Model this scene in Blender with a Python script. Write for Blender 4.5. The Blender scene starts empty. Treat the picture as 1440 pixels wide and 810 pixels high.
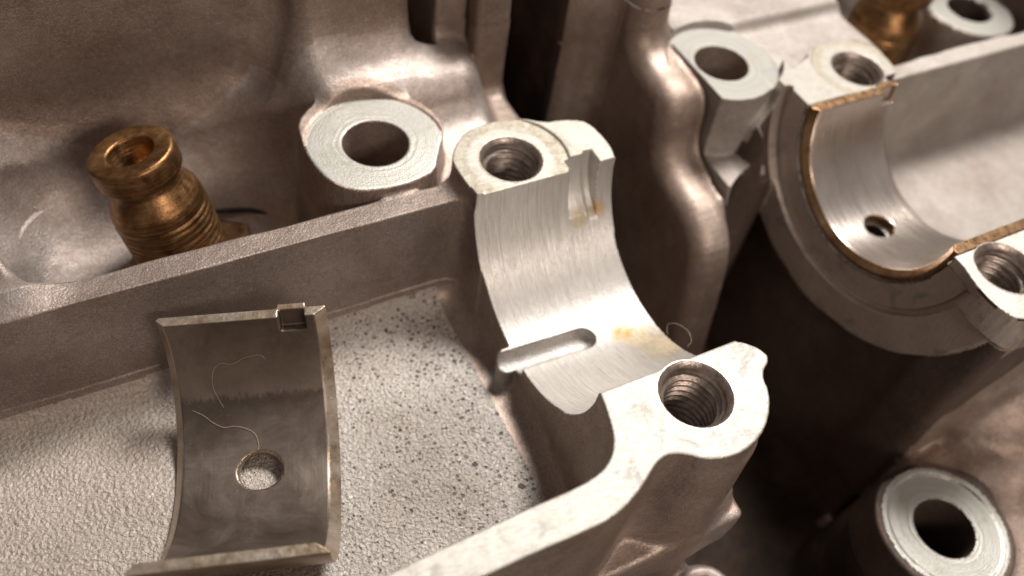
import bpy, math, random
import numpy as np
from mathutils import Matrix, Vector

# ------------------------------------------------------------------ scene, camera, light
# 1 Blender unit = 1 cm
scene = bpy.context.scene
scene.unit_settings.system = 'METRIC'
scene.unit_settings.scale_length = 0.01
COL = scene.collection
random.seed(4)
RNG = np.random.default_rng(7)

CAM_LOC = Vector((-4.49140, -5.94000, 9.03263))
CAM_RIGHT = Vector((0.887629, -0.444978, 0.118784))
CAM_DOWN = Vector((-0.283879, -0.731700, -0.619700))
CAM_VIEW = Vector((0.362667, 0.516343, -0.775798))
cam_data = bpy.data.cameras.new('camera')
cam = bpy.data.objects.new('camera', cam_data)
COL.objects.link(cam)
up = -CAM_DOWN
back = -CAM_VIEW
m = Matrix(((CAM_RIGHT.x, up.x, back.x, CAM_LOC.x),
            (CAM_RIGHT.y, up.y, back.y, CAM_LOC.y),
            (CAM_RIGHT.z, up.z, back.z, CAM_LOC.z),
            (0, 0, 0, 1)))
cam.matrix_world = m
cam_data.sensor_width = 36.0
cam_data.lens = 30.643
cam_data.clip_start = 0.05
cam_data.clip_end = 300.0
cam_data.dof.use_dof = True
cam_data.dof.focus_distance = 11.6
cam_data.dof.aperture_fstop = 0.14
scene.camera = cam

world = bpy.data.worlds.new('World')
scene.world = world
world.use_nodes = True
bg = world.node_tree.nodes['Background']
bg.inputs['Color'].default_value = (1.0, 0.90, 0.82, 1.0)
bg.inputs['Strength'].default_value = 0.165

def area_light(name, loc, target, size, power, color):
    d = bpy.data.lights.new(name, 'AREA')
    d.shape = 'RECTANGLE'
    d.size, d.size_y = size
    d.energy = power
    d.color = color
    o = bpy.data.objects.new(name, d)
    COL.objects.link(o)
    o.location = loc
    o.rotation_euler = (Vector(target) - Vector(loc)).to_track_quat('-Z', 'Y').to_euler()
    return o
area_light('window_light', (22.0, 14.8, 40.5), (0.5, 0.5, -1.0), (15, 12), 41000, (1.0, 0.955, 0.90))
area_light('fill_light', (3.0, -21.0, 15.0), (-1.0, 3.0, 0.0), (9, 6), 3500, (1.0, 0.86, 0.75))  # added fill lamp for faces turned to the near side, source unseen

vs = scene.view_settings
vs.view_transform = 'Standard'
vs.look = 'None'
vs.exposure = 0.0
vs.gamma = 1.0
vs.use_curve_mapping = False
scene.cycles.use_denoising = True
scene.cycles.max_bounces = 8
scene.cycles.sample_clamp_indirect = 6.0

# ------------------------------------------------------------------ materials
class NT:
    def __init__(s, name):
        s.m = bpy.data.materials.new(name)
        s.m.use_nodes = True
        s.t = s.m.node_tree
        s.b = s.t.nodes['Principled BSDF']
    def n(s, typ, **kw):
        nd = s.t.nodes.new(typ)
        for k, v in kw.items():
            if k.startswith('i_'):
                nd.inputs[k[2:].replace('_', ' ')].default_value = v
            else:
                setattr(nd, k, v)
        return nd
    def l(s, a, b):
        s.t.links.new(a, b)
    def coord(s):
        return s.n('ShaderNodeNewGeometry').outputs['Position'] if False else s.n('ShaderNodeTexCoord').outputs['Object']
    def mapping(s, vec, scale=(1, 1, 1), loc=(0, 0, 0), rot=(0, 0, 0)):
        mp = s.n('ShaderNodeMapping')
        mp.inputs['Scale'].default_value = scale
        mp.inputs['Location'].default_value = loc
        mp.inputs['Rotation'].default_value = rot
        s.l(vec, mp.inputs['Vector'])
        return mp.outputs['Vector']
    def noise(s, vec, scale, detail=4, rough=0.6, dist=0.0):
        nd = s.n('ShaderNodeTexNoise')
        nd.inputs['Scale'].default_value = scale
        nd.inputs['Detail'].default_value = detail
        nd.inputs['Roughness'].default_value = rough
        nd.inputs['Distortion'].default_value = dist
        s.l(vec, nd.inputs['Vector'])
        return nd.outputs['Fac']
    def ramp(s, fac, stops):
        nd = s.n('ShaderNodeValToRGB')
        el = nd.color_ramp.elements
        while len(el) < len(stops):
            el.new(0.5)
        for e, (p, c) in zip(el, stops):
            e.position = p
            e.color = c if len(c) == 4 else (*c, 1)
        s.l(fac, nd.inputs['Fac'])
        return nd.outputs['Color']
    def mix(s, fac, a, b, mode='MIX'):
        nd = s.n('ShaderNodeMix', data_type='RGBA', blend_type=mode)
        for inp, v in ((nd.inputs['Factor'], fac), (nd.inputs[6], a), (nd.inputs[7], b)):
            if isinstance(v, (int, float)):
                inp.default_value = v
            elif isinstance(v, tuple):
                inp.default_value = v if len(v) == 4 else (*v, 1)
            else:
                s.l(v, inp)
        return nd.outputs[2]
    def math(s, op, a, b=None, c=None, clamp=False):
        nd = s.n('ShaderNodeMath', operation=op, use_clamp=clamp)
        for i, v in enumerate((a, b, c)):
            if v is None:
                continue
            if isinstance(v, (int, float)):
                nd.inputs[i].default_value = v
            else:
                s.l(v, nd.inputs[i])
        return nd.outputs[0]
    def map01(s, v, a, b, c=0.0, d=1.0):
        nd = s.n('ShaderNodeMapRange')
        s.l(v, nd.inputs[0])
        for i, q in enumerate((a, b, c, d)):
            nd.inputs[i + 1].default_value = q
        return nd.outputs[0]
    def bump(s, h, dist, strength=1.0, prev=None):
        nd = s.n('ShaderNodeBump')
        nd.inputs['Distance'].default_value = dist
        nd.inputs['Strength'].default_value = strength
        s.l(h, nd.inputs['Height'])
        if prev is not None:
            s.l(prev, nd.inputs['Normal'])
        return nd.outputs['Normal']
    def spot(s, vec, centre, radius, soft=0.5):
        """0..1 mask: a ragged spot round a point (for stains)"""
        d = s.n('ShaderNodeVectorMath', operation='DISTANCE')
        s.l(vec, d.inputs[0])
        d.inputs[1].default_value = centre
        nz = s.noise(vec, 7.0 / max(radius, .1) * .35, 4, .7)
        dd = s.math('ADD', d.outputs['Value'], s.math('MULTIPLY', s.math('SUBTRACT', nz, 0.5), radius * 1.1))
        nd = s.n('ShaderNodeMapRange', interpolation_type='SMOOTHSTEP')
        s.l(dd, nd.inputs[0])
        for i_, q in enumerate((radius, radius * (1 - soft), 0.0, 1.0)):
            nd.inputs[i_ + 1].default_value = q
        return nd.outputs[0]
    def done(s, color=None, rough=None, metallic=None, normal=None):
        b = s.b
        for key, v in (('Base Color', color), ('Roughness', rough), ('Metallic', metallic), ('Normal', normal)):
            if v is None:
                continue
            if isinstance(v, (int, float)):
                b.inputs[key].default_value = v
            elif isinstance(v, tuple):
                b.inputs[key].default_value = (*v, 1) if len(v) == 3 else v
            else:
                s.l(v, b.inputs[key])
        return s.m

def cast_material(name, dark, mid, light, metallic=0.55, r0=0.40, r1=0.58, grain=0.010):
    s = NT(name)
    v = s.coord()
    big = s.noise(v, 0.55, 4, 0.5, 0.2)
    fine = s.noise(v, 9.0, 5, 0.7)
    col = s.ramp(big, [(0.30, dark), (0.50, mid), (0.72, light)])
    col = s.mix(s.map01(fine, 0.35, 0.75, 0.0, 0.45), col, tuple(c * 0.62 for c in dark))
    # oil staining, blotchy and brown
    oil = s.map01(s.noise(v, 0.9, 4, 0.55, 0.3), 0.48, 0.75)
    col = s.mix(s.math('MULTIPLY', oil, 0.45), col, (0.15, 0.085, 0.055))
    # a few bright scuffs
    sc = s.map01(s.noise(s.mapping(v, (3, 9, 6), rot=(.4, .3, .8)), 2.2, 6, 0.75), 0.70, 0.76)
    col = s.mix(s.math('MULTIPLY', sc, 0.5), col, (0.62, 0.56, 0.50))
    grit = s.noise(v, 42.0, 2, 0.6)
    col = s.mix(s.map01(grit, 0.50, 0.72, 0.0, 0.5), col, tuple(c * 0.5 for c in dark))
    col = s.mix(s.map01(grit, 0.46, 0.28, 0.0, 0.35), col, tuple(min(c * 1.5, 0.8) for c in light))
    rough = s.map01(s.noise(v, 3.0, 5, 0.7), 0.3, 0.7, r0, r1)
    nb = s.bump(s.noise(v, 30.0, 3, 0.65), grain)
    nb = s.bump(s.noise(v, 2.6, 2, 0.5), 0.02, 1.0, nb)
    return s.done(col, rough, metallic, nb)

M = {}
M['cast'] = cast_material('cast_aluminium', (0.26, 0.188, 0.150), (0.37, 0.285, 0.238), (0.47, 0.385, 0.335), 0.65)
M['cast_dark'] = cast_material('cast_aluminium_dull', (0.19, 0.145, 0.122), (0.275, 0.222, 0.195), (0.36, 0.305, 0.275), 0.6)
M['cast_mid'] = cast_material('cast_aluminium_grey', (0.32, 0.255, 0.225), (0.43, 0.365, 0.33), (0.54, 0.48, 0.445), 0.65)
M['cast_light'] = cast_material('cast_aluminium_pale', (0.29, 0.25, 0.222), (0.39, 0.347, 0.315), (0.49, 0.448, 0.415), 0.25, 0.5, 0.66)
M['slot'] = cast_material('milled_slot', (0.46, 0.42, 0.385), (0.62, 0.58, 0.545), (0.74, 0.70, 0.665), 0.5, 0.34, 0.5, 0.016)
M['cast_oily_shade'] = cast_material('cast_aluminium_oily_shade', (0.055, 0.036, 0.028), (0.085, 0.058, 0.046), (0.13, 0.092, 0.074), 0.35, 0.42, 0.6)  # oil tone darkened further to paint in shade on far web and boss

def floor_material():
    s = NT('rough_cast_floor')
    v = s.coord()
    w = s.noise(v, 21.0, 3, 0.6, 0.4)
    cell = s.n('ShaderNodeTexVoronoi', feature='SMOOTH_F1')
    cell.inputs['Scale'].default_value = 17.0
    cell.inputs['Smoothness'].default_value = 0.6
    s.l(v, cell.inputs['Vector'])
    pit = s.n('ShaderNodeTexVoronoi', feature='F1')
    pit.inputs['Scale'].default_value = 6.5
    vw = s.n('ShaderNodeVectorMath', operation='ADD')
    s.l(v, vw.inputs[0])
    wn = s.n('ShaderNodeTexNoise')
    wn.inputs['Scale'].default_value = 16.0
    s.l(v, wn.inputs['Vector'])
    wsc = s.n('ShaderNodeVectorMath', operation='SCALE')
    wsc.inputs['Scale'].default_value = 0.045
    s.l(wn.outputs['Color'], wsc.inputs[0])
    s.l(wsc.outputs[0], vw.inputs[1])
    v2 = vw.outputs[0]
    s.l(v2, pit.inputs['Vector'])
    # only some cells hold a pore
    sel = s.n('ShaderNodeSeparateColor')
    s.l(pit.outputs['Color'], sel.inputs[0])
    size = s.math('MULTIPLY', s.map01(sel.outputs[0], 0.50, 1.0, 0.0, 1.0), 0.30)
    # pores gather towards the web
    sx = s.n('ShaderNodeSeparateXYZ')
    s.l(v, sx.inputs[0])
    gather = s.map01(sx.outputs['X'], -4.6, -1.4, 0.25, 1.0)
    size = s.math('MULTIPLY', size, gather)
    pore = s.map01(s.math('SUBTRACT', size, pit.outputs['Distance']), 0.0, 0.06)
    pit2 = s.n('ShaderNodeTexVoronoi', feature='F1')
    pit2.inputs['Scale'].default_value = 13.0
    s.l(v2, pit2.inputs['Vector'])
    sel2 = s.n('ShaderNodeSeparateColor')
    s.l(pit2.outputs['Color'], sel2.inputs[0])
    size2 = s.math('MULTIPLY', s.math('MULTIPLY', s.map01(sel2.outputs[1], 0.30, 1.0, 0.0, 1.0), 0.46), gather)
    pore2 = s.map01(s.math('SUBTRACT', size2, pit2.outputs['Distance']), 0.0, 0.10)
    pores = s.math('MAXIMUM', pore, s.math('MULTIPLY', pore2, 0.8))
    big = s.noise(v, 0.7, 5, 0.6, 0.5)
    col = s.ramp(big, [(0.3, (0.46, 0.405, 0.36)), (0.52, (0.57, 0.52, 0.475)), (0.75, (0.68, 0.635, 0.59))])
    col = s.mix(s.map01(w, 0.42, 0.62, 0.35, 0.0), col, (0.26, 0.215, 0.19))
    col = s.mix(s.math('MULTIPLY', pores, 0.85), col, (0.075, 0.055, 0.042))
    rise = s.map01(s.math('ADD', sx.outputs['Z'], s.math('MULTIPLY', s.math('SUBTRACT', big, .5), 0.5)), -2.30, -1.95)
    film = s.map01(s.math('ADD', sx.outputs['X'], s.math('MULTIPLY', s.math('SUBTRACT', big, .5), 3.0)), -2.2, -5.2, 0.0, 0.55)
    col = s.mix(film, col, (0.36, 0.295, 0.25))
    col = s.mix(rise, col, (0.275, 0.222, 0.195))
    h = s.math('ADD', s.math('MULTIPLY', w, 1.0), s.math('MULTIPLY', cell.outputs['Distance'], -0.55))
    h = s.math('SUBTRACT', h, s.math('MULTIPLY', pores, 1.4))
    h = s.math('MULTIPLY', h, s.map01(rise, 0.0, 1.0, 1.0, 0.15))
    h = s.math('MULTIPLY', h, s.map01(film, 0.0, 0.55, 1.0, 0.65))
    nb = s.bump(h, 0.055)
    nb = s.bump(s.noise(v, 38, 2, 0.5), 0.010, 1.0, nb)
    rough = s.map01(s.noise(v, 5.0, 4, 0.6), 0.3, 0.7, 0.42, 0.58)
    return s.done(col, rough, 0.35, nb)
M['floor'] = floor_material()

def machined_material(name, base, r0, r1, mode, stains=(), metallic=0.8, dirt=0.35, ring=None):
    """mode: 'bore' = circumferential tool marks, 'face' = scuffed flat, 'spot' = circular marks round given centres"""
    s = NT(name)
    v = s.coord()
    if mode == 'bore':
        streak = s.noise(s.mapping(v, (34, 0.9, 0.9)), 1.0, 5, 0.72)
        streak2 = s.noise(s.mapping(v, (90, 2.2, 2.2)), 1.0, 3, 0.6)
    else:
        streak = s.noise(s.mapping(v, (5, 16, 5), rot=(0, 0, 0.5)), 1.6, 6, 0.72)
        streak2 = s.noise(v, 30.0, 4, 0.7)
    if mode == 'spot':
        c, _ra, _rb = ring
        dv = s.n('ShaderNodeVectorMath', operation='DISTANCE')
        s.l(v, dv.inputs[0])
        dv.inputs[1].default_value = c
        wob = s.math('ADD', dv.outputs['Value'], s.math('MULTIPLY', s.noise(v, 1.5, 3, .5), 0.25))
        cx = s.n('ShaderNodeCombineXYZ')
        s.l(wob, cx.inputs[0])
        streak = s.noise(cx.outputs[0], 15.0, 3, 0.7)
        streak2 = s.noise(v, 26.0, 4, 0.7)
    dark = tuple(c * 0.55 for c in base)
    col = s.mix(s.map01(streak, 0.36, 0.70, 0.0, 0.55), base, dark)
    if mode == 'bore':
        col = s.mix(s.map01(streak2, 0.52, 0.70, 0.0, 0.5), col, tuple(c * 0.42 for c in base))
    blotch = s.noise(v, 2.6, 6, 0.7, 0.4)
    col = s.mix(s.map01(blotch, 0.52, 0.72, 0.0, dirt), col, (0.30, 0.25, 0.17))
    fine = s.noise(v, 22.0, 5, 0.75)
    col = s.mix(s.map01(fine, 0.60, 0.72, 0.0, 0.5), col, (0.20, 0.165, 0.14))
    if mode == 'face':
        # grey smudges with soft borders
        sm = s.map01(s.noise(v, 1.9, 6, 0.68, 0.9), 0.54, 0.64)
        col = s.mix(s.math('MULTIPLY', sm, 0.55), col, (0.24, 0.225, 0.21))
        nick = s.map01(s.noise(s.mapping(v, (3, 11, 4), rot=(0, 0, 0.9)), 2.4, 6, 0.8), 0.66, 0.72)
        col = s.mix(s.math('MULTIPLY', nick, 0.6), col, (0.17, 0.14, 0.12))
    rough = s.map01(streak, 0.3, 0.7, r0, r1)
    if ring and mode != 'spot':
        # clean where the bolt washer sat, grimy outside it
        c, ra, rb = ring
        d = s.n('ShaderNodeVectorMath', operation='DISTANCE')
        s.l(v, d.inputs[0])
        d.inputs[1].default_value = (c[0], c[1], -0.03)
        dd = s.math('ADD', d.outputs['Value'], s.math('MULTIPLY', s.math('SUBTRACT', s.noise(v, 6, 4, .7), .5), 0.16))
        outer = s.math('MULTIPLY', s.map01(dd, ra, ra + 0.06), s.map01(dd, rb + 0.10, rb))
        grime = s.math('MULTIPLY', outer, s.map01(s.noise(v, 14, 5, .75), .38, .62, .35, 1.0))
        col = s.mix(s.math('MULTIPLY', grime, 0.75), col, (0.30, 0.25, 0.17))
        rough = s.math('MAXIMUM', rough, s.math('MULTIPLY', grime, 0.75))
    for c, rad, tint in stains:
        mk = s.spot(v, c, rad * 1.25, 0.75)
        speck = s.map01(s.noise(v, 16.0, 5, 0.75), 0.32, 0.58, 0.35, 1.0)
        mk = s.math('MULTIPLY', mk, speck)
        col = s.mix(s.math('MULTIPLY', mk, 0.8), col, tint)
        rough = s.math('MAXIMUM', rough, s.math('MULTIPLY', mk, 0.7))
    nb = s.bump(streak, 0.012 if mode == 'bore' else 0.010)
    nb = s.bump(streak2, 0.005, 1.0, nb)
    return s.done(col, rough, metallic, nb)

def cylp(x, deg, r=1.8):
    a = math.radians(deg)
    return (x, r * math.sin(a), -r * math.cos(a))
RUST = (0.55, 0.30, 0.07)
TAN = (0.50, 0.385, 0.22)
M['bore'] = machined_material('bored_aluminium', (0.66, 0.625, 0.585), 0.32, 0.48, 'bore',
    [(cylp(1.98, -11), 0.34, TAN), (cylp(2.20, -24), 0.40, TAN), (cylp(1.76, -5), 0.20, RUST), (cylp(2.15, 62), 0.16, RUST), (cylp(1.8, 60), 0.2, TAN)], 0.6, 0.2)
M['sump'] = cast_material('sump_oil_shade', (0.020, 0.013, 0.010), (0.032, 0.022, 0.017), (0.05, 0.036, 0.028), 0.0, 0.7, 0.9)  # oil tone blackened so the pit's shade is painted into the colour
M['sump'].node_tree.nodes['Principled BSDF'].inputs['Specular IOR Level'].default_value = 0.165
M['face'] = machined_material('joint_face_aluminium', (0.54, 0.515, 0.475), 0.46, 0.62, 'face', (), 0.5, 0.35)
M['pad_a'] = machined_material('bolt_pad_aluminium', (0.50, 0.48, 0.43), 0.46, 0.62, 'face', (), 0.5, 0.40, ((0.86, 2.35), 0.62, 0.92))
M['pad_b'] = machined_material('bolt_pad_aluminium', (0.44, 0.41, 0.365), 0.52, 0.66, 'face', (), 0.2, 0.40, ((7.96, 2.36), 0.66, 0.86))
for nm, cc in (('spot1', (-0.87, 3.52, -0.2)), ('spot2', (5.73, 3.48, -0.2)), ('spot3', (5.78, -4.61, -3.5)), ('spot4', (13.0, 3.9, -0.75))):
    M[nm] = machined_material('spotfaced_aluminium', (0.45, 0.44, 0.405) if nm in ('spot1', 'spot3') else (0.34, 0.33, 0.30), 0.36 if nm in ('spot1', 'spot3') else 0.52, 0.52 if nm in ('spot1', 'spot3') else 0.66, 'spot', (), 0.6 if nm in ('spot1', 'spot3') else 0.2, 0.6, (cc, 0, 0))
M['flange'] = machined_material('turned_flange', (0.56, 0.47, 0.41), 0.32, 0.46, 'face', (), 0.6, 0.30)

def thread_material():
    s = NT('thread_metal')
    v = s.coord()
    n = s.noise(v, 9, 4, .6)
    col = s.ramp(n, [(0.3, (0.20, 0.155, 0.13)), (0.7, (0.42, 0.36, 0.32))])
    return s.done(col, 0.38, 0.8, s.bump(s.noise(v, 30, 3, .6), 0.006))
M['thread'] = thread_material()

def bronze_material():
    s = NT('oily_bronze')
    v = s.coord()
    ring = s.noise(s.mapping(v, (0.7, 0.7, 16)), 1.0, 4, 0.65)
    blot = s.noise(v, 3.0, 5, 0.65, 0.5)
    col = s.ramp(blot, [(0.28, (0.10, 0.046, 0.020)), (0.48, (0.27, 0.140, 0.058)), (0.68, (0.42, 0.255, 0.120))])
    col = s.mix(s.map01(ring, 0.42, 0.66, 0.0, 0.6), col, (0.085, 0.042, 0.018))
    rough = s.map01(s.noise(v, 7, 4, .6), .3, .7, 0.28, 0.50)
    nb = s.bump(ring, 0.010)
    nb = s.bump(s.noise(v, 16, 4, .7), 0.006, 1.0, nb)
    return s.done(col, rough, 0.9, nb)
M['bronze'] = bronze_material()

def shell_lining_material():
    s = NT('worn_bearing_lining')
    v = s.coord()
    sx = s.n('ShaderNodeSeparateXYZ')
    s.l(v, sx.inputs[0])
    streak = s.noise(s.mapping(v, (26, 0.8, 0.8)), 1.0, 5, .7)
    blot = s.noise(v, 1.5, 6, .7, .6)
    col = s.ramp(blot, [(0.28, (0.12, 0.090, 0.072)), (0.5, (0.18, 0.142, 0.118)), (0.74, (0.255, 0.212, 0.182))])
    # worn band with a ragged border across the far side
    rag = s.math('ADD', sx.outputs['Y'], s.math('MULTIPLY', s.math('SUBTRACT', s.noise(s.mapping(v, (5, 2, 2)), 1.6, 6, .75), .5), .35))
    band = s.math('MULTIPLY', s.map01(rag, 1.04, 1.12), s.map01(rag, 1.55, 1.35))
    col = s.mix(s.math('MULTIPLY', band, 0.5), col, (0.30, 0.24, 0.195))
    edge = s.math('MULTIPLY', s.map01(rag, 0.65, 1.06), s.map01(rag, 1.12, 1.06))
    col = s.mix(s.math('MULTIPLY', edge, 0.55), col, (0.07, 0.055, 0.045))
    scr = s.map01(s.noise(s.mapping(v, (14, 5, 5), rot=(.2, .3, .7)), 1.6, 6, .8), .68, .73)
    col = s.mix(s.math('MULTIPLY', scr, .45), col, (0.48, 0.42, 0.36))
    rough = s.map01(blot, .3, .7, .34, .46)
    dust = s.map01(s.noise(v, 34, 3, .7), .66, .72)
    col = s.mix(s.math('MULTIPLY', dust, .5), col, (0.50, 0.42, 0.34))
    return s.done(col, rough, 0.8, s.bump(streak, 0.0015))
M['lining'] = shell_lining_material()

def shell_new_material():
    s = NT('bright_bearing_lining')
    v = s.coord()
    streak = s.noise(s.mapping(v, (30, 0.7, 0.7)), 1.0, 4, .65)
    blot = s.noise(v, 1.1, 5, .6, .5)
    col = s.ramp(blot, [(0.3, (0.40, 0.34, 0.30)), (0.7, (0.56, 0.50, 0.46))])
    rough = s.map01(streak, .3, .7, .22, .34)
    return s.done(col, rough, 0.85, s.bump(streak, 0.004))
M['lining_bright'] = shell_new_material()

def shell_back_material():
    s = NT('steel_backed_bronze')
    v = s.coord()
    blot = s.noise(s.mapping(v, (0.6, 1, 1)), 2.2, 4, .6)
    col = s.ramp(blot, [(0.3, (0.26, 0.175, 0.105)), (0.5, (0.42, 0.335, 0.255)), (0.72, (0.56, 0.495, 0.43))])
    rough = s.map01(s.noise(v, 9, 4, .6), .3, .7, .24, .42)
    return s.done(col, rough, 0.85, s.bump(s.noise(v, 22, 3, .6), 0.004))
M['shell_edge'] = shell_back_material()
def copper_material():
    s = NT('copper_shell_edge')
    v = s.coord()
    col = s.ramp(s.noise(v, 2.6, 4, .6), [(0.3, (0.17, 0.092, 0.045)), (0.55, (0.32, 0.19, 0.10)), (0.75, (0.48, 0.34, 0.21))])
    return s.done(col, s.map01(s.noise(v, 8, 4, .6), .3, .7, .22, .38), 0.9, s.bump(s.noise(v, 22, 3, .6), 0.004))
M['copper'] = copper_material()

def simple_material(name, col, rough, metallic=0.0):
    s = NT(name)
    v = s.coord()
    c = s.mix(s.map01(s.noise(v, 8, 3), .3, .7), tuple(k * .8 for k in col), col)
    return s.done(c, rough, metallic)
M['fibre'] = simple_material('pale_fibre', (0.44, 0.36, 0.26), 0.6)
M['speck'] = simple_material('black_grit', (0.02, 0.02, 0.028), 0.5)

# ------------------------------------------------------------------ mesh helpers
def mesh_object(name, verts, faces, mat, parent=None, normals=None, smooth=True):
    me = bpy.data.meshes.new(name)
    v = np.asarray(verts, dtype=np.float32)
    if isinstance(faces, np.ndarray):
        k = faces.shape[1]
        me.vertices.add(len(v))
        me.vertices.foreach_set('co', v.ravel())
        me.loops.add(faces.size)
        me.loops.foreach_set('vertex_index', faces.astype(np.int32).ravel())
        me.polygons.add(len(faces))
        me.polygons.foreach_set('loop_start', np.arange(0, faces.size, k, dtype=np.int32))
        me.update(calc_edges=True)
        me.validate()
    else:
        me.from_pydata([tuple(map(float, p)) for p in v], [], faces)
    if smooth:
        me.polygons.foreach_set('use_smooth', np.ones(len(me.polygons), dtype=bool))
    if normals is not None and len(me.vertices) == len(normals):
        me.normals_split_custom_set_from_vertices([tuple(n) for n in normals.astype(float)])
    me.materials.append(M[mat])
    o = bpy.data.objects.new(name, me)
    COL.objects.link(o)
    if parent is not None:
        o.parent = parent
    return o

def empty(name, loc=(0, 0, 0)):
    o = bpy.data.objects.new(name, None)
    o.empty_display_size = 0.3
    o.location = loc
    COL.objects.link(o)
    return o

def tag(o, label, cat, group=None):
    o['label'] = label
    o['category'] = cat
    if group:
        o['group'] = group
    return o

def lathe(profile, n=64, cap=False):
    """profile: list of (r, z) from top to bottom"""
    vs_, fs = [], []
    for r, z in profile:
        for i in range(n):
            a = 2 * math.pi * i / n
            vs_.append((r * math.cos(a), r * math.sin(a), z))
    for j in range(len(profile) - 1):
        for i in range(n):
            a, b = j * n + i, j * n + (i + 1) % n
            fs.append((a, a + n, b + n, b))
    return np.array(vs_), fs

def tube(points, radius, n=6):
    pts = [Vector(p) for p in points]
    vs_, fs = [], []
    for i, p in enumerate(pts):
        t = (pts[min(i + 1, len(pts) - 1)] - pts[max(i - 1, 0)]).normalized()
        a = t.cross(Vector((0.3, 0.2, 1))).normalized()
        b = t.cross(a)
        r = radius * (0.75 if i in (0, len(pts) - 1) else 1.0)
        for k in range(n):
            th = 2 * math.pi * k / n
            vs_.append(p + r * (math.cos(th) * a + math.sin(th) * b))
    for i in range(len(pts) - 1):
        for k in range(n):
            q, w = i * n + k, i * n + (k + 1) % n
            fs.append((q, w, w + n, q + n))
    return np.array([tuple(p) for p in vs_]), fs

def spline(pts, per=8):
    pts = [Vector(p) for p in pts]
    out = []
    for i in range(len(pts) - 1):
        p0, p1, p2, p3 = pts[max(i - 1, 0)], pts[i], pts[i + 1], pts[min(i + 2, len(pts) - 1)]
        for k in range(per):
            t = k / per
            out.append(0.5 * ((2 * p1) + (p2 - p0) * t + (2 * p0 - 5 * p1 + 4 * p2 - p3) * t * t + (3 * p1 - p0 - 3 * p2 + p3) * t ** 3))
    out.append(pts[-1])
    return out

# ------------------------------------------------------------------ distance field of the casting
def poly2d(px, py, poly):
    """signed distance to a polygon on a 2D grid"""
    shp = np.broadcast(px, py).shape
    x = np.broadcast_to(px, shp).astype(np.float32)
    y = np.broadcast_to(py, shp).astype(np.float32)
    d = np.full(shp, 1e9, np.float32)
    s = np.ones(shp, np.float32)
    n = len(poly)
    for i in range(n):
        ax, ay = poly[i]
        bx, by = poly[i - 1]
        ex, ey = bx - ax, by - ay
        wx, wy = x - ax, y - ay
        t = np.clip((wx * ex + wy * ey) / (ex * ex + ey * ey), 0, 1)
        dx, dy = wx - ex * t, wy - ey * t
        d = np.minimum(d, dx * dx + dy * dy)
        c1 = y >= ay
        c2 = y < by
        c3 = ex * wy > ey * wx
        flip = (c1 & c2 & c3) | (~c1 & ~c2 & ~c3)
        s = np.where(flip, -s, s)
    return s * np.sqrt(d)

def smooth_poly(poly, it=1):
    for _ in range(it):
        q = []
        n = len(poly)
        for i in range(n):
            a, b = poly[i], poly[(i + 1) % n]
            q.append((a[0] * .75 + b[0] * .25, a[1] * .75 + b[1] * .25))
            q.append((a[0] * .25 + b[0] * .75, a[1] * .25 + b[1] * .75))
        poly = q
    return poly

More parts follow.
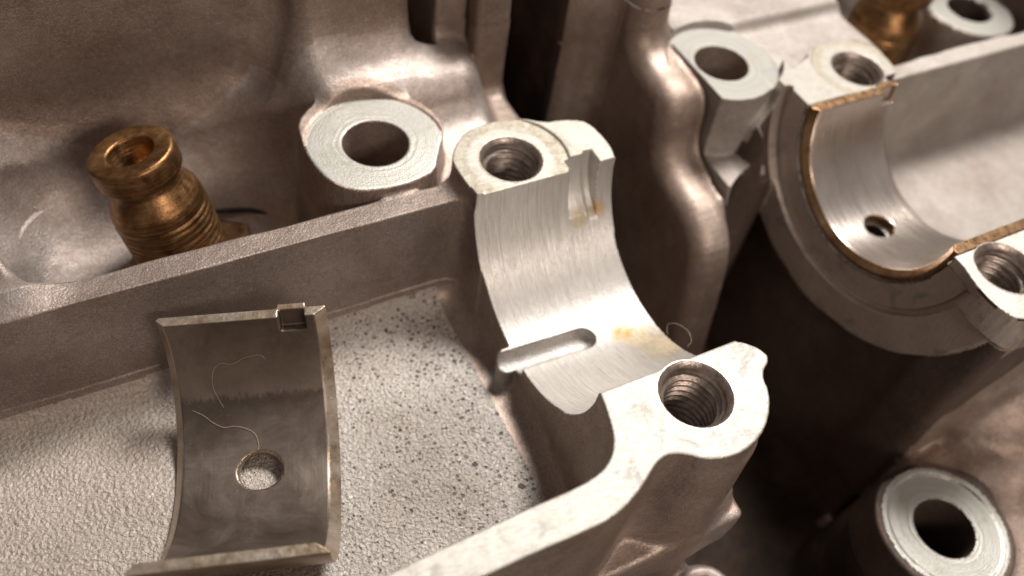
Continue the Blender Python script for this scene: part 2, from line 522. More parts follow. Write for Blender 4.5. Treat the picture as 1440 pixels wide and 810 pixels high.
class Field:
    def __init__(s, xs, ys, zs, shrink=0.0):
        s.xs, s.ys, s.zs = [np.asarray(a, np.float32) for a in (xs, ys, zs)]
        s.F = np.full((len(xs), len(ys), len(zs)), 5.0, np.float32)
        s.shrink = shrink
    def sl(s, bb, mg):
        out = []
        for a, (lo, hi) in zip((s.xs, s.ys, s.zs), bb):
            i = int(np.searchsorted(a, lo - mg))
            j = int(np.searchsorted(a, hi + mg))
            out.append(slice(max(i - 2, 0), min(j + 2, len(a))))
        return tuple(out)
    def op(s, bb, k, fn, kind):
        q = s.sl(bb, k + 0.25)
        if any(c.stop - c.start <= 0 for c in q):
            return
        x = s.xs[q[0]][:, None, None]
        y = s.ys[q[1]][None, :, None]
        z = s.zs[q[2]][None, None, :]
        d = fn(x, y, z)
        A = s.F[q]
        if kind == 'add':
            r = np.minimum(A, d)
            if k > 0:
                h = np.maximum(k - np.abs(A - d), 0) / k
                r = r - h * h * (k * 0.25)
        else:
            d = -d
            r = np.maximum(A, d)
            if k > 0:
                h = np.maximum(k - np.abs(A - d), 0) / k
                r = r + h * h * (k * 0.25)
        s.F[q] = r
    def add(s, bb, k, fn):
        s.op(bb, k, fn, 'add')
    def sub(s, bb, k, fn):
        s.op(bb, k, fn, 'sub')
    # primitives: kind is s.add or s.sub
    def box(s, o, bb, r=0.05, k=0.1, draft=0.0):
        (x0, x1), (y0, y1), (z0, z1) = bb
        c = ((x0 + x1) / 2, (y0 + y1) / 2, (z0 + z1) / 2)
        h = ((x1 - x0) / 2 - r, (y1 - y0) / 2 - r, (z1 - z0) / 2 - r)
        def fn(x, y, z):
            g = draft * (z1 - z)
            qx, qy, qz = np.abs(x - c[0]) - h[0] - g, np.abs(y - c[1]) - h[1] - g, np.abs(z - c[2]) - h[2]
            out = np.sqrt(np.maximum(qx, 0) ** 2 + np.maximum(qy, 0) ** 2 + np.maximum(qz, 0) ** 2)
            return out + np.minimum(np.maximum(np.maximum(qx, qy), qz), 0) - r
        o(((x0 - draft * (z1 - z0), x1 + draft * (z1 - z0)), (y0 - draft * (z1 - z0), y1 + draft * (z1 - z0)), (z0, z1)), k, fn)
    def cylz(s, o, c, r, z0, z1, k=0.05, rnd=0.0, draft=0.0):
        def fn(x, y, z):
            d = np.sqrt((x - c[0]) ** 2 + (y - c[1]) ** 2) - (r - rnd) - draft * (z1 - z)
            e = np.abs(z - (z0 + z1) / 2) - (z1 - z0) / 2 + rnd
            return np.sqrt(np.maximum(d, 0) ** 2 + np.maximum(e, 0) ** 2) + np.minimum(np.maximum(d, e), 0) - rnd
        R = r + draft * (z1 - z0)
        o(((c[0] - R, c[0] + R), (c[1] - R, c[1] + R), (z0, z1)), k, fn)
    def conez(s, o, c, r0, z0, r1, z1, k=0.0):
        def fn(x, y, z):
            rr = r0 + (r1 - r0) * (z - z0) / (z1 - z0)
            d = (np.sqrt((x - c[0]) ** 2 + (y - c[1]) ** 2) - rr) * 0.75
            return np.maximum(d, np.abs(z - (z0 + z1) / 2) - (z1 - z0) / 2)
        R = max(r0, r1)
        o(((c[0] - R, c[0] + R), (c[1] - R, c[1] + R), (z0, z1)), k, fn)
    def cylx(s, o, c, r, x0, x1, k=0.0, zmax=None):
        def fn(x, y, z):
            d = np.sqrt((y - c[0]) ** 2 + (z - c[1]) ** 2) - r
            d = np.maximum(d, np.abs(x - (x0 + x1) / 2) - (x1 - x0) / 2)
            return d
        o(((x0, x1), (c[0] - r, c[0] + r), (c[1] - r, c[1] + r)), k, fn)
    def prismz(s, o, poly, z0, z1, k=0.05, draft=0.0):
        xs_ = [p[0] for p in poly]
        ys_ = [p[1] for p in poly]
        g = draft * (z1 - z0)
        def fn(x, y, z):
            d2 = poly2d(x[:, :, 0], y[:, :, 0], poly)[:, :, None] - draft * (z1 - z)
            return np.maximum(d2, np.abs(z - (z0 + z1) / 2) - (z1 - z0) / 2)
        o(((min(xs_) - g, max(xs_) + g), (min(ys_) - g, max(ys_) + g), (z0, z1)), k, fn)
    def prismx(s, o, poly, x0, x1, k=0.05, rnd=0.0):
        """poly in (y, z)"""
        ys_ = [p[0] for p in poly]
        zs_ = [p[1] for p in poly]
        def fn(x, y, z):
            d = poly2d(y[0, :, :], z[0, :, :], poly)[None] + rnd
            e = np.abs(x - (x0 + x1) / 2) - (x1 - x0) / 2 + rnd
            return np.sqrt(np.maximum(d, 0) ** 2 + np.maximum(e, 0) ** 2) + np.minimum(np.maximum(d, e), 0) - rnd
        o(((x0, x1), (min(ys_), max(ys_)), (min(zs_), max(zs_))), k, fn)
    def ell(s, o, c, r, k=0.3):
        def fn(x, y, z):
            q = np.sqrt(((x - c[0]) / r[0]) ** 2 + ((y - c[1]) / r[1]) ** 2 + ((z - c[2]) / r[2]) ** 2)
            return (q - 1.0) * min(r)
        o(tuple((c[i] - r[i], c[i] + r[i]) for i in range(3)), k, fn)
    def capsule(s, o, a, b, r, k=0.1):
        a_, b_ = np.array(a, float), np.array(b, float)
        ab = b_ - a_
        L = float(ab @ ab)
        def fn(x, y, z):
            t = np.clip(((x - a_[0]) * ab[0] + (y - a_[1]) * ab[1] + (z - a_[2]) * ab[2]) / L, 0, 1)
            return np.sqrt((x - a_[0] - ab[0] * t) ** 2 + (y - a_[1] - ab[1] * t) ** 2 + (z - a_[2] - ab[2] * t) ** 2) - r
        o(tuple((min(a[i], b[i]) - r, max(a[i], b[i]) + r) for i in range(3)), k, fn)

# plan outlines of the machined joint faces
PAD_A1 = [(0.02, 1.2), (0.03, 1.86), (-0.01, 2.21), (-0.01, 2.60), (0.10, 2.80), (0.24, 2.96), (0.44, 3.12), (0.72, 3.20), (1.06, 3.22), (1.43, 3.10),
          (1.66, 2.95), (1.80, 2.88), (2.00, 2.87), (2.33, 2.75), (2.43, 2.58), (2.47, 2.29), (2.46, 1.98), (2.40, 1.82), (2.38, 1.2)]
PAD_A2 = [(-9.0, -2.93), (-3.25, -2.86), (-2.0, -2.81), (-1.02, -2.80), (-0.62, -2.77), (-0.40, -2.70), (-0.25, -2.57), (-0.15, -2.42), (-0.09, -2.24), (-0.03, -2.02), (0.01, -1.82), (0.02, -1.2),
          (2.20, -1.2), (2.10, -1.80), (2.23, -1.87), (2.37, -2.04), (2.40, -2.22), (2.14, -2.37), (2.06, -2.65), (1.82, -2.95), (1.55, -3.12), (1.25, -3.20),
          (0.97, -3.19), (0.73, -3.10), (0.59, -2.98), (0.46, -2.90), (0.32, -2.87), (0.17, -2.90), (-0.01, -3.00), (-0.21, -3.12), (-0.52, -3.25), (-0.85, -3.30),
          (-2.3, -3.28), (-4.0, -3.32), (-9.0, -3.4)]
PAD_B1 = [(6.36, 1.2), (6.31, 1.83), (6.25, 2.62), (7.18, 2.87), (7.31, 3.04), (7.73, 3.19), (8.32, 3.17), (8.70, 2.91), (8.78, 2.58), (8.67, 2.07), (8.42, 1.82), (8.40, 1.2)]
PAD_B2 = [(6.36, -1.2), (6.33, -1.80), (6.16, -2.30), (6.12, -2.70), (6.20, -2.97), (6.34, -3.11), (6.75, -3.22), (7.6, -3.25), (8.5, -3.25), (14.5, -3.3), (14.5, -2.8), (9.0, -2.8), (8.45, -2.3), (8.40, -1.2)]
BOSS1_OUT = smooth_poly([(-1.84, 4.33), (-1.91, 3.92), (-1.92, 3.54), (-1.86, 3.15), (-1.72, 2.80), (-1.46, 2.64), (-1.16, 2.57), (-0.83, 2.54), (-0.50, 2.58), (-0.24, 2.66), (-0.04, 3.00), (0.22, 3.39), (0.30, 3.75), (0.1, 4.3), (-0.4, 4.65), (-1.0, 4.75), (-1.5, 4.65)])
PAD_A1, PAD_A2, PAD_B1, PAD_B2 = [smooth_poly(q, 1) for q in (PAD_A1, PAD_A2, PAD_B1, PAD_B2)]
HOLE_A1, HOLE_A2 = (0.86, 2.35), (1.15, -2.29)
HOLE_B1, HOLE_B2 = (7.96, 2.36), (6.88, -2.29)
BOSS1, BOSS2, BOSS3 = (-0.87, 3.52), (5.73, 3.48), (5.78, -4.61)
BOSS_Z, BOSS3_Z = -0.20, -3.50
BOSS4, BOSS4_Z = (13.0, 3.9), -0.75
BOSS5, BOSS5_Z = (1.85, -3.75), -4.2
FLOOR_Z = -2.44

def casting(f):
    A, S = f.add, f.sub
    # --- bay floors and ribs
    f.box(A, ((-10, 2.2), (-3.3, 2.6), (-3.4, FLOOR_Z)), 0.1, 0.1)
    f.box(A, ((7.2, 17), (-3.3, 2.6), (-3.4, FLOOR_Z)), 0.1, 0.1)
    # rear chamber ground
    f.box(A, ((-10, 1.5), (2.3, 9), (-3.6, -2.35)), 0.1, 0.3)
    f.box(A, ((4.8, 17), (2.3, 10), (-3.6, -2.3)), 0.1, 0.3)
    # shelf that sweeps up behind the bronze fitting
    f.box(A, ((-10, 1.5), (5.10, 9), (-3.0, -0.48)), 0.3, 1.5)
    f.ell(A, (-7.2, 4.9, -1.7), (1.7, 1.3, 1.2), 0.6)
    f.ell(A, (-1.9, 4.9, -1.6), (1.4, 1.3, 1.25), 0.8)
    f.box(A, ((-1.9, 1.5), (2.5, 6.5), (-3.0, -0.80)), 0.3, 0.5)
    f.box(A, ((-1.55, 1.40), (4.35, 6.6), (-3.0, 0.00)), 0.40, 0.8)
    f.box(A, ((-1.5, 0.45), (5.25, 9), (-3.0, 1.9)), 0.3, 0.9)
    # ring boss at the left edge
    f.capsule(A, (-6.05, 2.5, -0.72), (-6.42, 4.2, -0.12), 0.27, 0.30)
    # rear wall
    f.box(A, ((-10, 0.45), (6.0, 9), (-3.0, 1.9)), 0.15, 0.55)
    f.box(A, ((-10, 4.8), (7.6, 9), (-7.0, 1.9)), 0.1, 0.3)
    f.box(A, ((0.85, 1.5), (5.35, 9), (-3.0, 1.9)), 0.08, 0.18)
    f.box(A, ((1.52, 2.2), (5.05, 9), (-7.0, 1.9)), 0.14, 0.0)
    f.box(A, ((1.52, 2.2), (3.0, 9), (-7.0, -1.15)), 0.14, 0.25)
    # dish round the bronze fitting
    f.ell(S, (-4.05, 4.3, -1.0), (2.5, 1.65, 1.42), 0.9)
    f.ell(S, (11.5, 4.4, -1.0), (2.0, 1.7, 1.45), 0.35)
    # far rib of the near bay, a little askew and higher towards the saddle
    f.prismx(A, [(2.00, -3.2), (2.11, -0.34), (2.50, -0.36), (2.60, -3.2)], -10, 0.5, 0.55, 0.17)
    f.prismx(A, [(1.98, -3.2), (2.09, -0.28), (2.50, -0.30), (2.60, -3.2)], 8.0, 17, 0.4, 0.13)
    # crank well beyond: block with the second boss, cut off at the seam, then the lip
    CL = 5.15
    f.box(A, ((CL, 9.2), (2.74, 10), (-7, -0.27)), 0.04, 0.0)
    f.prismz(A, [(CL, 1.70), (5.45, 1.88), (6.3, 2.55), (6.9, 4.0), (CL, 4.0)], -7, -1.50, 0.14)
    f.cylz(A, BOSS2, 1.02, -3.0, BOSS_Z, 0.08, 0.02, 0.02)
    f.box(A, ((CL, 9.2), (4.25, 10), (-3.0, -0.06)), 0.10, 0.25)
    f.box(S, ((2.5, CL), (0.5, 8), (-7, 2)), 0.0, 0.0)
    lip = smooth_poly([(0.2, -7), (0.7, -2.6), (1.3, -1.72), (2.45, -1.58), (2.76, -1.25), (2.84, -0.60), (3.05, -0.25), (3.85, -0.20), (4.20, -0.02), (4.27, 0.5), (4.35, 1.9), (9, 1.9), (9, -7)], 3)
    f.box(A, ((3.35, 4.9), (5.0, 9), (-7, 1.9)), 0.4, 0.0)
    f.prismx(A, lip, 4.22, 5.07, 0.45, 0.36)
    def seam(x, y, z):
        d2 = poly2d(y[0, :, :], z[0, :, :], lip)[None]
        return np.maximum(np.abs(x - 5.11) - 0.036, np.maximum(-(d2 + 0.22), d2 - 0.30))
    S(((5.0, 5.2), (0.8, 5.2), (-2.2, 1.9)), 0.0, seam)
    f.box(A, ((8.5, 17), (6.6, 10), (-3, -0.4)), 0.3, 0.8)
    f.box(A, ((12.8, 17), (5.9, 10), (-3, 4.0)), 0.3, 0.6)
    f.box(A, ((14.6, 17), (2.5, 10), (-3, 4.0)), 0.2, 0.4)
    # --- bolt bosses
    f.prismz(A, BOSS1_OUT, -3.0, BOSS_Z + 0.02, 0.10, 0.05)
    f.cylz(A, BOSS4, 1.0, -3.0, BOSS4_Z, 0.15, 0.03, 0.05)
    # --- outer sump side below the second saddle
    f.box(A, ((5.95, 17), (-6.5, -3.3), (-7, -3.78)), 0.3, 0.3)
    f.cylz(A, BOSS3, 1.16, -7.0, BOSS3_Z, 0.22, 0.06, 0.06)
    f.ell(A, (8.7, -3.5, -3.7), (1.4, 0.9, 1.1), 0.5)
    f.capsule(A, (7.3, -4.2, -3.9), (9.8, -5.0, -3.5), 0.45, 0.4)
    f.box(A, ((-4, 15), (-8, 9), (-7.6, -6.9)), 0.1, 0.3)
    f.box(A, ((0.0, 5.2), (-6.2, -5.0), (-7.2, -4.0)), 0.2, 0.2)
    f.cylz(A, BOSS5, 0.50, -7.2, BOSS5_Z, 0.10, 0.06, 0.03)
    # --- saddles
    f.box(A, ((0.02, 2.38), (-2.30, 2.5), (-7, -0.3)), 0.08, 0.40, 0.006)
    f.prismz(A, PAD_A1, -2.2, 0.3, 0.10, 0.008)
    f.prismz(A, PAD_A2, -3.3, 0.3, 0.10, 0.010)
    f.cylz(A, (1.25, -2.35), 0.80, -7.0, -0.5, 0.25, 0.05, 0.04)
    f.ell(A, (1.35, -2.75, -2.7), (0.95, 0.55, 0.95), 0.05)
    f.box(A, ((6.45, 8.36), (-3.0, 2.6), (-7, -0.3)), 0.08, 0.20, 0.015)
    f.box(A, ((6.42, 8.5), (-3.18, -2.30), (-5.7, -0.4)), 0.14, 0.30)
    f.capsule(A, (6.43, 2.43, -0.16), (6.12, 2.24, -1.2), 0.20, 0.10)
    f.capsule(A, (6.22, 2.20, -1.0), (5.38, 1.58, -4.4), 0.40, 0.30)
    f.prismz(A, PAD_B1, -2.0, 0.3, 0.08, 0.03)
    f.prismz(A, PAD_B2, -0.55, 0.3, 0.30, 0.0)
    f.box(A, ((8.4, 15), (-3.25, -2.8), (-3.3, -0.2)), 0.05, 0.1)
    f.cylx(A, (0, 0), 3.02, 6.24, 6.7, 0.04)
    f.cylz(S, (7.33, 0.0), 0.21, -3.2, -1.4, 0.0)
    f.box(S, ((0.44, 0.84), (5.2, 9), (-0.75, 3)), 0.05, 0.12)
    # oil gallery rib on the web
    f.capsule(A, (-0.06, 0.14, -1.90), (-0.08, 0.04, -2.68), 0.165, 0.05)
    # uneven cast skin
    x, y, z = f.xs[:, None, None], f.ys[None, :, None], f.zs[None, None, :]
    f.F += 0.010 * (np.sin(2.1 * x + 0.4) * np.sin(1.7 * y + 1.2) * np.sin(2.3 * z)) + 0.006 * (np.sin(5.3 * x) * np.sin(4.7 * y + 2) * np.sin(5.1 * z + 1))
    # --- machining: joint plane, bores, spot faces, holes
    f.box(S, ((-5.5, 17), (-4, 3.4), (0.0, 5.0)), 0.0, 0.0)
    f.cylx(S, (0, 0), 1.80, -0.30, 2.62)
    f.cylx(S, (0, 0), 1.80, 6.0, 9.2)
    # flange turning
    def ring(r0, r1, x0, x1):
        def fn(x, y, z):
            r = np.sqrt(y * y + z * z)
            d = np.maximum(np.maximum(r0 - r, r - r1), np.maximum(x0 - x, x - x1))
            return np.maximum(d, np.where(y < 0, z + 0.22, z))
        S(((x0, x1), (-r1, r1), (-r1, r1)), 0.0, fn)
    ring(1.7, 2.26, 5.9, 6.325)
    ring(2.26, 2.36, 5.9, 6.375)
    # spot faces
    f.cylz(S, HOLE_A1, 0.90, -0.035, 0.3, 0.0)
    f.cylz(S, HOLE_B1, 0.86, -0.035, 0.3, 0.0)
    f.cylz(S, BOSS1, 1.06, BOSS_Z, 0.6, 0.03)
    f.cylz(S, (BOSS2[0] + 0.03, BOSS2[1]), 1.04, BOSS_Z, 0.6, 0.03)
    f.cylz(S, BOSS3, 0.94, BOSS3_Z - 0.03, -2.9, 0.0)
    f.cylz(S, BOSS4, 0.45, -2.2, 0.0, 0.0)
    f.cylz(S, BOSS5, 0.24, -6.0, -4.0, 0.0)

    for c, dz in ((HOLE_A1, -0.035), (HOLE_A2, -0.02), (HOLE_B1, -0.035), (HOLE_B2, 0.0)):
        f.cylz(S, c, 0.47, -1.85, 0.1, 0.0)
    f.cylz(S, BOSS1, 0.5, -2.6, 0.1, 0.0)
    f.cylz(S, BOSS2, 0.5, -2.6, 0.1, 0.0)
    f.cylz(S, BOSS3, 0.5, -6.6, -3.0, 0.0)
    # oil slot milled along the bottom of the bore, round-ended
    f.capsule(S, (-0.4, 0.03, -1.84), (1.18, -0.03, -1.84), 0.19, 0.015)
    # locating slot for the shell's tang
    f.cylx(S, (1.0, 0.0), 1.045, 1.63, 2.04, 0.02)
    f.cylx(S, (1.0, 0.0), 1.095, 1.98, 2.12, 0.02)
    f.box(S, ((8.3, 8.62), (1.7, 2.02), (-0.5, 0.3)), 0.0, 0.03)

def surface_nets(F, xs, ys, zs, skip=None):
    inside = F < 0
    c = inside[:-1, :-1, :-1].astype(np.int8)
    cnt = c.copy()
    for i in (0, 1):
        for j in (0, 1):
            for k in (0, 1):
                if i + j + k:
                    cnt += inside[i:inside.shape[0] - 1 + i, j:inside.shape[1] - 1 + j, k:inside.shape[2] - 1 + k]
    act = (cnt > 0) & (cnt < 8)
    if skip is not None:
        cx = ((xs[:-1] + xs[1:]) / 2)[:, None, None]
        cy = ((ys[:-1] + ys[1:]) / 2)[None, :, None]
        cz = ((zs[:-1] + zs[1:]) / 2)[None, None, :]
        for (a0, a1), (b0, b1), (c0, c1) in skip:
            act &= ~((cx > a0) & (cx < a1) & (cy > b0) & (cy < b1) & (cz > c0) & (cz < c1))
    I, J, K = np.nonzero(act)
    N = len(I)
    idx = np.full(act.shape, -1, np.int32)
    idx[I, J, K] = np.arange(N, dtype=np.int32)
    val = {}
    for i in (0, 1):
        for j in (0, 1):
            for k in (0, 1):
                val[i, j, k] = F[I + i, J + j, K + k]
    px = np.zeros(N); py = np.zeros(N); pz = np.zeros(N); ct = np.zeros(N)
    corners = list(val)
    for a in corners:
        for ax in range(3):
            if a[ax]:
                continue
            b = list(a); b[ax] = 1; b = tuple(b)
            va, vb = val[a], val[b]
            mk = (va < 0) != (vb < 0)
            t = np.where(mk, va / np.where(mk, va - vb, 1), 0)
            co = [np.full(N, float(q)) for q in a]
            co[ax] = t
            px += np.where(mk, co[0], 0); py += np.where(mk, co[1], 0); pz += np.where(mk, co[2], 0); ct += mk
    ct = np.maximum(ct, 1)
    dx, dy, dz = np.diff(xs)[I], np.diff(ys)[J], np.diff(zs)[K]
    V = np.stack([xs[I] + px / ct * dx, ys[J] + py / ct * dy, zs[K] + pz / ct * dz], 1)
    gx = sum(val[1, j, k] - val[0, j, k] for j in (0, 1) for k in (0, 1)) / dx
    gy = sum(val[i, 1, k] - val[i, 0, k] for i in (0, 1) for k in (0, 1)) / dy
    gz = sum(val[i, j, 1] - val[i, j, 0] for i in (0, 1) for j in (0, 1)) / dz
    G = np.stack([gx, gy, gz], 1)
    G /= np.linalg.norm(G, axis=1, keepdims=True) + 1e-9
    quads = []
    for ax in range(3):
        a = [slice(1, -1)] * 3
        b = [slice(1, -1)] * 3
        a[ax] = slice(0, -1)
        b[ax] = slice(1, None)
        s0, s1 = inside[tuple(a)], inside[tuple(b)]
        ii, jj, kk = np.nonzero(s0 != s1)
        flip = s1[ii, jj, kk]
        e = [ii + 1, jj + 1, kk + 1]
        e[ax] = (ii, jj, kk)[ax]
        u, w = [(1, 2), (2, 0), (0, 1)][ax]
        def cell(du, dw):
            q = [e[0], e[1], e[2]]
            q[u] = q[u] - du
            q[w] = q[w] - dw
            return idx[q[0], q[1], q[2]]
        c0, c1, c2, c3 = cell(1, 1), cell(0, 1), cell(0, 0), cell(1, 0)
        q = np.stack([c0, c1, c2, c3], 1)
        q[flip] = q[flip][:, ::-1]
        quads.append(q[(q >= 0).all(1)])
    return V, G, np.concatenate(quads)

# ---- grids: fine round what is near and sharp, coarse elsewhere
BOX_A = ((-7.0, 2.66), (-3.5, 5.45), (-2.95, 0.35))
BOX_B = ((4.0, 9.1), (-3.5, 5.2), (-3.3, 0.6))
BOX_C = ((4.3, 7.2), (-6.1, -3.56), (-4.3, -3.1))
def lin(a, b, h):
    return np.linspace(a, b, int(round((b - a) / h)) + 1)
def piecewise(*seg):
    out = []
    for a, b, h in seg:
        q = lin(a, b, h)
        out.append(q if not len(out) else q[1:])
    return np.concatenate(out)
GRIDS = [
    ('A', [lin(*r, 0.025) for r in BOX_A], None, 0.0),
    ('B', [lin(*r, 0.028) for r in BOX_B], None, 0.0),
    ('C', [lin(*r, 0.028) for r in BOX_C], None, 0.0),
    ('O', [piecewise((-9, 9, 0.075), (9, 16, 0.1)), piecewise((-7, -3.5, .12), (-3.5, 6.6, 0.075), (6.6, 9.4, .14)), piecewise((-7.4, -3.2, 0.14), (-3.2, 0.4, 0.07), (0.4, 4.2, .14))],
     [tuple((lo + 0.12, hi - 0.12) for lo, hi in b) for b in (BOX_A, BOX_B, BOX_C)], 0.006),
]

crankcase = empty('crankcase', (0, 0, -7))
tag(crankcase, 'opened grey cast aluminium engine crankcase half with machined bearing saddles', 'crankcase')

# part table: label -> (name, parent label, material)
PARTS = {
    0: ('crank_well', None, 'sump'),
    1: ('bay_floor', None, 'floor'),
    2: ('dividing_rib', None, 'cast_dark'),
    3: ('side_rib', None, 'cast'),
    4: ('rear_wall', None, 'cast'),
    5: ('wall_rib', None, 'cast'),
    6: ('bearing_saddle', None, 'cast'),
    7: ('bearing_bore', 6, 'bore'),
    8: ('joint_face', 6, 'face'),
    9: ('bolt_pad', 6, 'pad_a'),
    10: ('oil_slot', 6, 'slot'),
    11: ('locating_slot', 6, 'bore'),
    12: ('bolt_boss', None, 'cast'),
    13: ('spot_face', 12, 'spot1'),
    14: ('bolt_hole', 12, 'cast'),
    15: ('bearing_saddle', None, 'cast_oily_shade'),
    16: ('bearing_bore', 15, 'bore'),
    17: ('bolt_pad', 15, 'pad_b'),
    18: ('bolt_pad', 15, 'face'),
    19: ('flange', 15, 'flange'),
    20: ('bolt_boss', None, 'cast_light'),
    21: ('spot_face', 20, 'spot2'),
    22: ('bolt_hole', 20, 'cast'),
    23: ('bolt_boss', None, 'cast_oily_shade'),
    24: ('spot_face', 23, 'spot3'),
    25: ('bolt_hole', 23, 'cast_oily_shade'),
    26: ('well_wall', None, 'cast'),
    27: ('bay_floor', None, 'cast_light'),
    28: ('dividing_rib', None, 'cast_light'),
    29: ('rear_ledge', None, 'cast_light'),
    30: ('sump_wall', None, 'cast'),
    31: ('rear_chamber', None, 'cast_mid'),
    32: ('end_lip', None, 'cast_mid'),
    33: ('side_rib', None, 'cast'),
    34: ('joint_face', 33, 'face'),
    35: ('bolt_boss', None, 'cast_mid'),
    36: ('spot_face', 35, 'spot4'),
    37: ('bolt_hole', 35, 'cast_oily_shade'),
    38: ('stud_boss', None, 'cast_mid'),
    40: ('end_wall', None, 'cast'),
    39: ('gallery_rib', 6, 'cast_light'),
}

def classify(c, n):
    x, y, z = c.T
    nx, ny, nz = n.T
    L = np.full(len(c), 0, np.int32)
    r = np.hypot(y, z)
    def put(mask, v):
        L[mask] = v
    # large zones
    put((x < 1.5) & (y > 2.3), 31)
    put((x < 1.5) & (y > 5.9), 4)
    put((x < 1.5) & (y > 5.2) & (z > -0.2), 4)
    put((x >= 1.5) & (x < 2.35) & (y > 2.9), 5)
    put((x > 3.4) & (x < 5.09) & (y > 0.3), 26)
    put((x >= 5.09) & (y > 2.2), 29)
    put((x > 12.5) & ((y > 5.0) | (x > 14.2)) & (z > -1.8), 40)
    put((x >= 5.09) & (x < 6.4) & (y > 0.5) & (z > -1.9), 29)
    put((x < -0.02) & (y < 2.3) & (y > -2.9) & (z < -1.7), 6)
    put((x < -0.40) & (y < 2.3) & (y > -2.9) & (z < -1.75) & (z > -2.6) & (nz > 0.10), 1)
    put((x < -0.40) & (y < 0) & (y > -2.9) & (z < -1.7) & (nz <= 0.45), 3)
    put((x < 0.0) & (y > 1.9) & (y < 2.62) & (z > -2.15), 2)
    put((x < 0.0) & (y > 1.7) & (y < 2.3) & (z > -2.15) & (ny < -0.35), 2)
    put((x < 2.6) & (y < -2.3) & (z > -3.4), 3)
    put((x < 2.8) & (y < -2.7) & (z > -5.2), 3)
    put((x > 8.5) & (y < 2.4) & (y > -2.9), 27)
    put((x > 8.5) & (y > 1.9) & (y < 2.62) & (z > -2.15), 28)
    put((x > 6.0) & (y < -3.0), 30)
    put((np.hypot(x - BOSS5[0], y - BOSS5[1]) < 0.58) & (z > -6), 38)
    # saddles
    inA = (x > -0.45) & (x < 2.60) & (y > -2.62) & ((x > -0.05) | (nz < 0.8) & (y < 1.9)) & (y < 3.3) & (z > -6.5)
    put(inA & ((y < 2.75) | (z > -0.9)), 6)
    put((x > -0.1) & (x < 2.6) & (y > 1.5) & (y < 3.32) & (z > -0.7), 6)
    inB = (x > 6.05) & (x < 8.7) & (y > -3.2) & (y < 2.72) & (z > -6.8)
    put(inB, 15)
    put((x > 5.25) & (x < 6.5) & (y > 0.3) & (y < 2.62) & (z < -1.53) & ~((nz > 0.7) & (z > -1.62)), 15)
    put((x > 6.02) & (x < 6.6) & (y > 0.3) & (y < 2.70) & (z < -0.1) & (nz < 0.8) & (np.hypot(x - BOSS2[0], y - BOSS2[1]) > 1.12), 15)
    put((x > 5.60) & (x < 6.6) & (y > 0.3) & (y < 2.655) & (z < -0.10) & (nz < 0.6) & (np.hypot(x - BOSS2[0], y - BOSS2[1]) > 1.12), 15)
    put((x > 6.1) & (x < 8.9) & (y > 1.5) & (y < 3.3) & (z > -0.24), 15)
    put((x > 6.15) & (x < 6.46) & (r < 3.06) & (z < -0.02) & (r > 1.83) & ((nx < -0.4) | (r < 2.45)), 19)
    put((x > 6.0) & (x < 6.5) & (y < -1.7) & (y > -3.3) & (z > -0.75) & (z < -0.05), 19)
    bA = (x > -0.2) & (x < 2.6) & (z < 0.02)
    put(bA & (np.abs(r - 1.8) < 0.03) & (np.abs(ny * y + nz * z) > 1.2), 7)
    put(bA & (r > 1.82) & (np.abs(y) < 0.25) & (z < -1.66) & (z > -2.045) & (x < 1.45) & (np.hypot(y, z + 1.84) < 0.215), 10)
    put((np.hypot(x + 0.07, y - 0.09) < 0.26) & (x < 0.0) & (z < -1.72) & (z > -2.95) & (r > 1.82) & (L != 10), 39)
    put((x > 1.55) & (x < 2.13) & (r > 1.815) & (y > 1.3) & (y < 2.34) & (z < -0.02) & (z > -1.2) & ~((nz > .9) & (z > -.06)), 11)
    flat = (z > -0.06) & ((nz > 0.55) | (np.hypot(x - HOLE_A1[0], y - HOLE_A1[1]) < 0.97) & (y > 1.84) & (z > -.045) | (np.hypot(x - HOLE_B1[0], y - HOLE_B1[1]) < 0.93) & (y > 1.84) & (z > -.045))
    put(flat & (x > -0.2) & (x < 2.6) & (y > 1.7) & (y < 3.3), 9)
    put(flat & (x < 2.6) & (y < -1.7), 8)
    put((x > 6.2) & (x < 8.6) & (np.abs(r - 1.8) < 0.035) & (np.abs(ny * y + nz * z) > 1.2) & (z < 0), 16)
    put(flat & (x > 6.0) & (x < 9) & (y > 1.7) & (y < 3.3), 17)
    put((x > 8.5) & (y < -2.2) & (y > -3.6) & (z > -3), 33)
    put(flat & (x > 6.0) & (x <= 8.5) & (y < -1.7), 18)
    put(flat & (x > 8.5) & (y < -1.7), 34)
    put((x < -5.66 - 0.23 * (y - 2.45)) & (y > 2.5) & (y < 4.7) & (z > -0.95), 32)
    for (hx, hy), lab in ((HOLE_A1, 9), (HOLE_A2, 8), (HOLE_B1, 17), (HOLE_B2, 18)):
        put((np.hypot(x - hx, y - hy) < 0.53) & (z > -0.17), lab)
    for b, zt, lab in ((BOSS1, BOSS_Z, 12), (BOSS2, BOSS_Z, 20), (BOSS3, BOSS3_Z, 23), (BOSS4, BOSS4_Z, 35)):
        rr = np.hypot(x - b[0], y - b[1])
        sel = (rr < 1.22) & (z > zt - 0.9) & (z < zt + 0.4)
        if lab == 12:
            sel &= ~((x > -0.05) & (y < 3.3) & (z > -0.15)) & (y > 2.55)
        if lab == 20:
            sel &= (x > 5.08) & ~((x > 6.2) & (z > -0.16) & (y < 3.2))
        put(sel, lab)
        put(sel & (rr < 1.04) & (nz > 0.75) & (np.abs(z - zt) < 0.07), lab + 1)
        put((rr < 0.52) & (z < zt - 0.02) & (z > zt - (1.4 if lab == 35 else 3.2)), lab + 2)
    return L

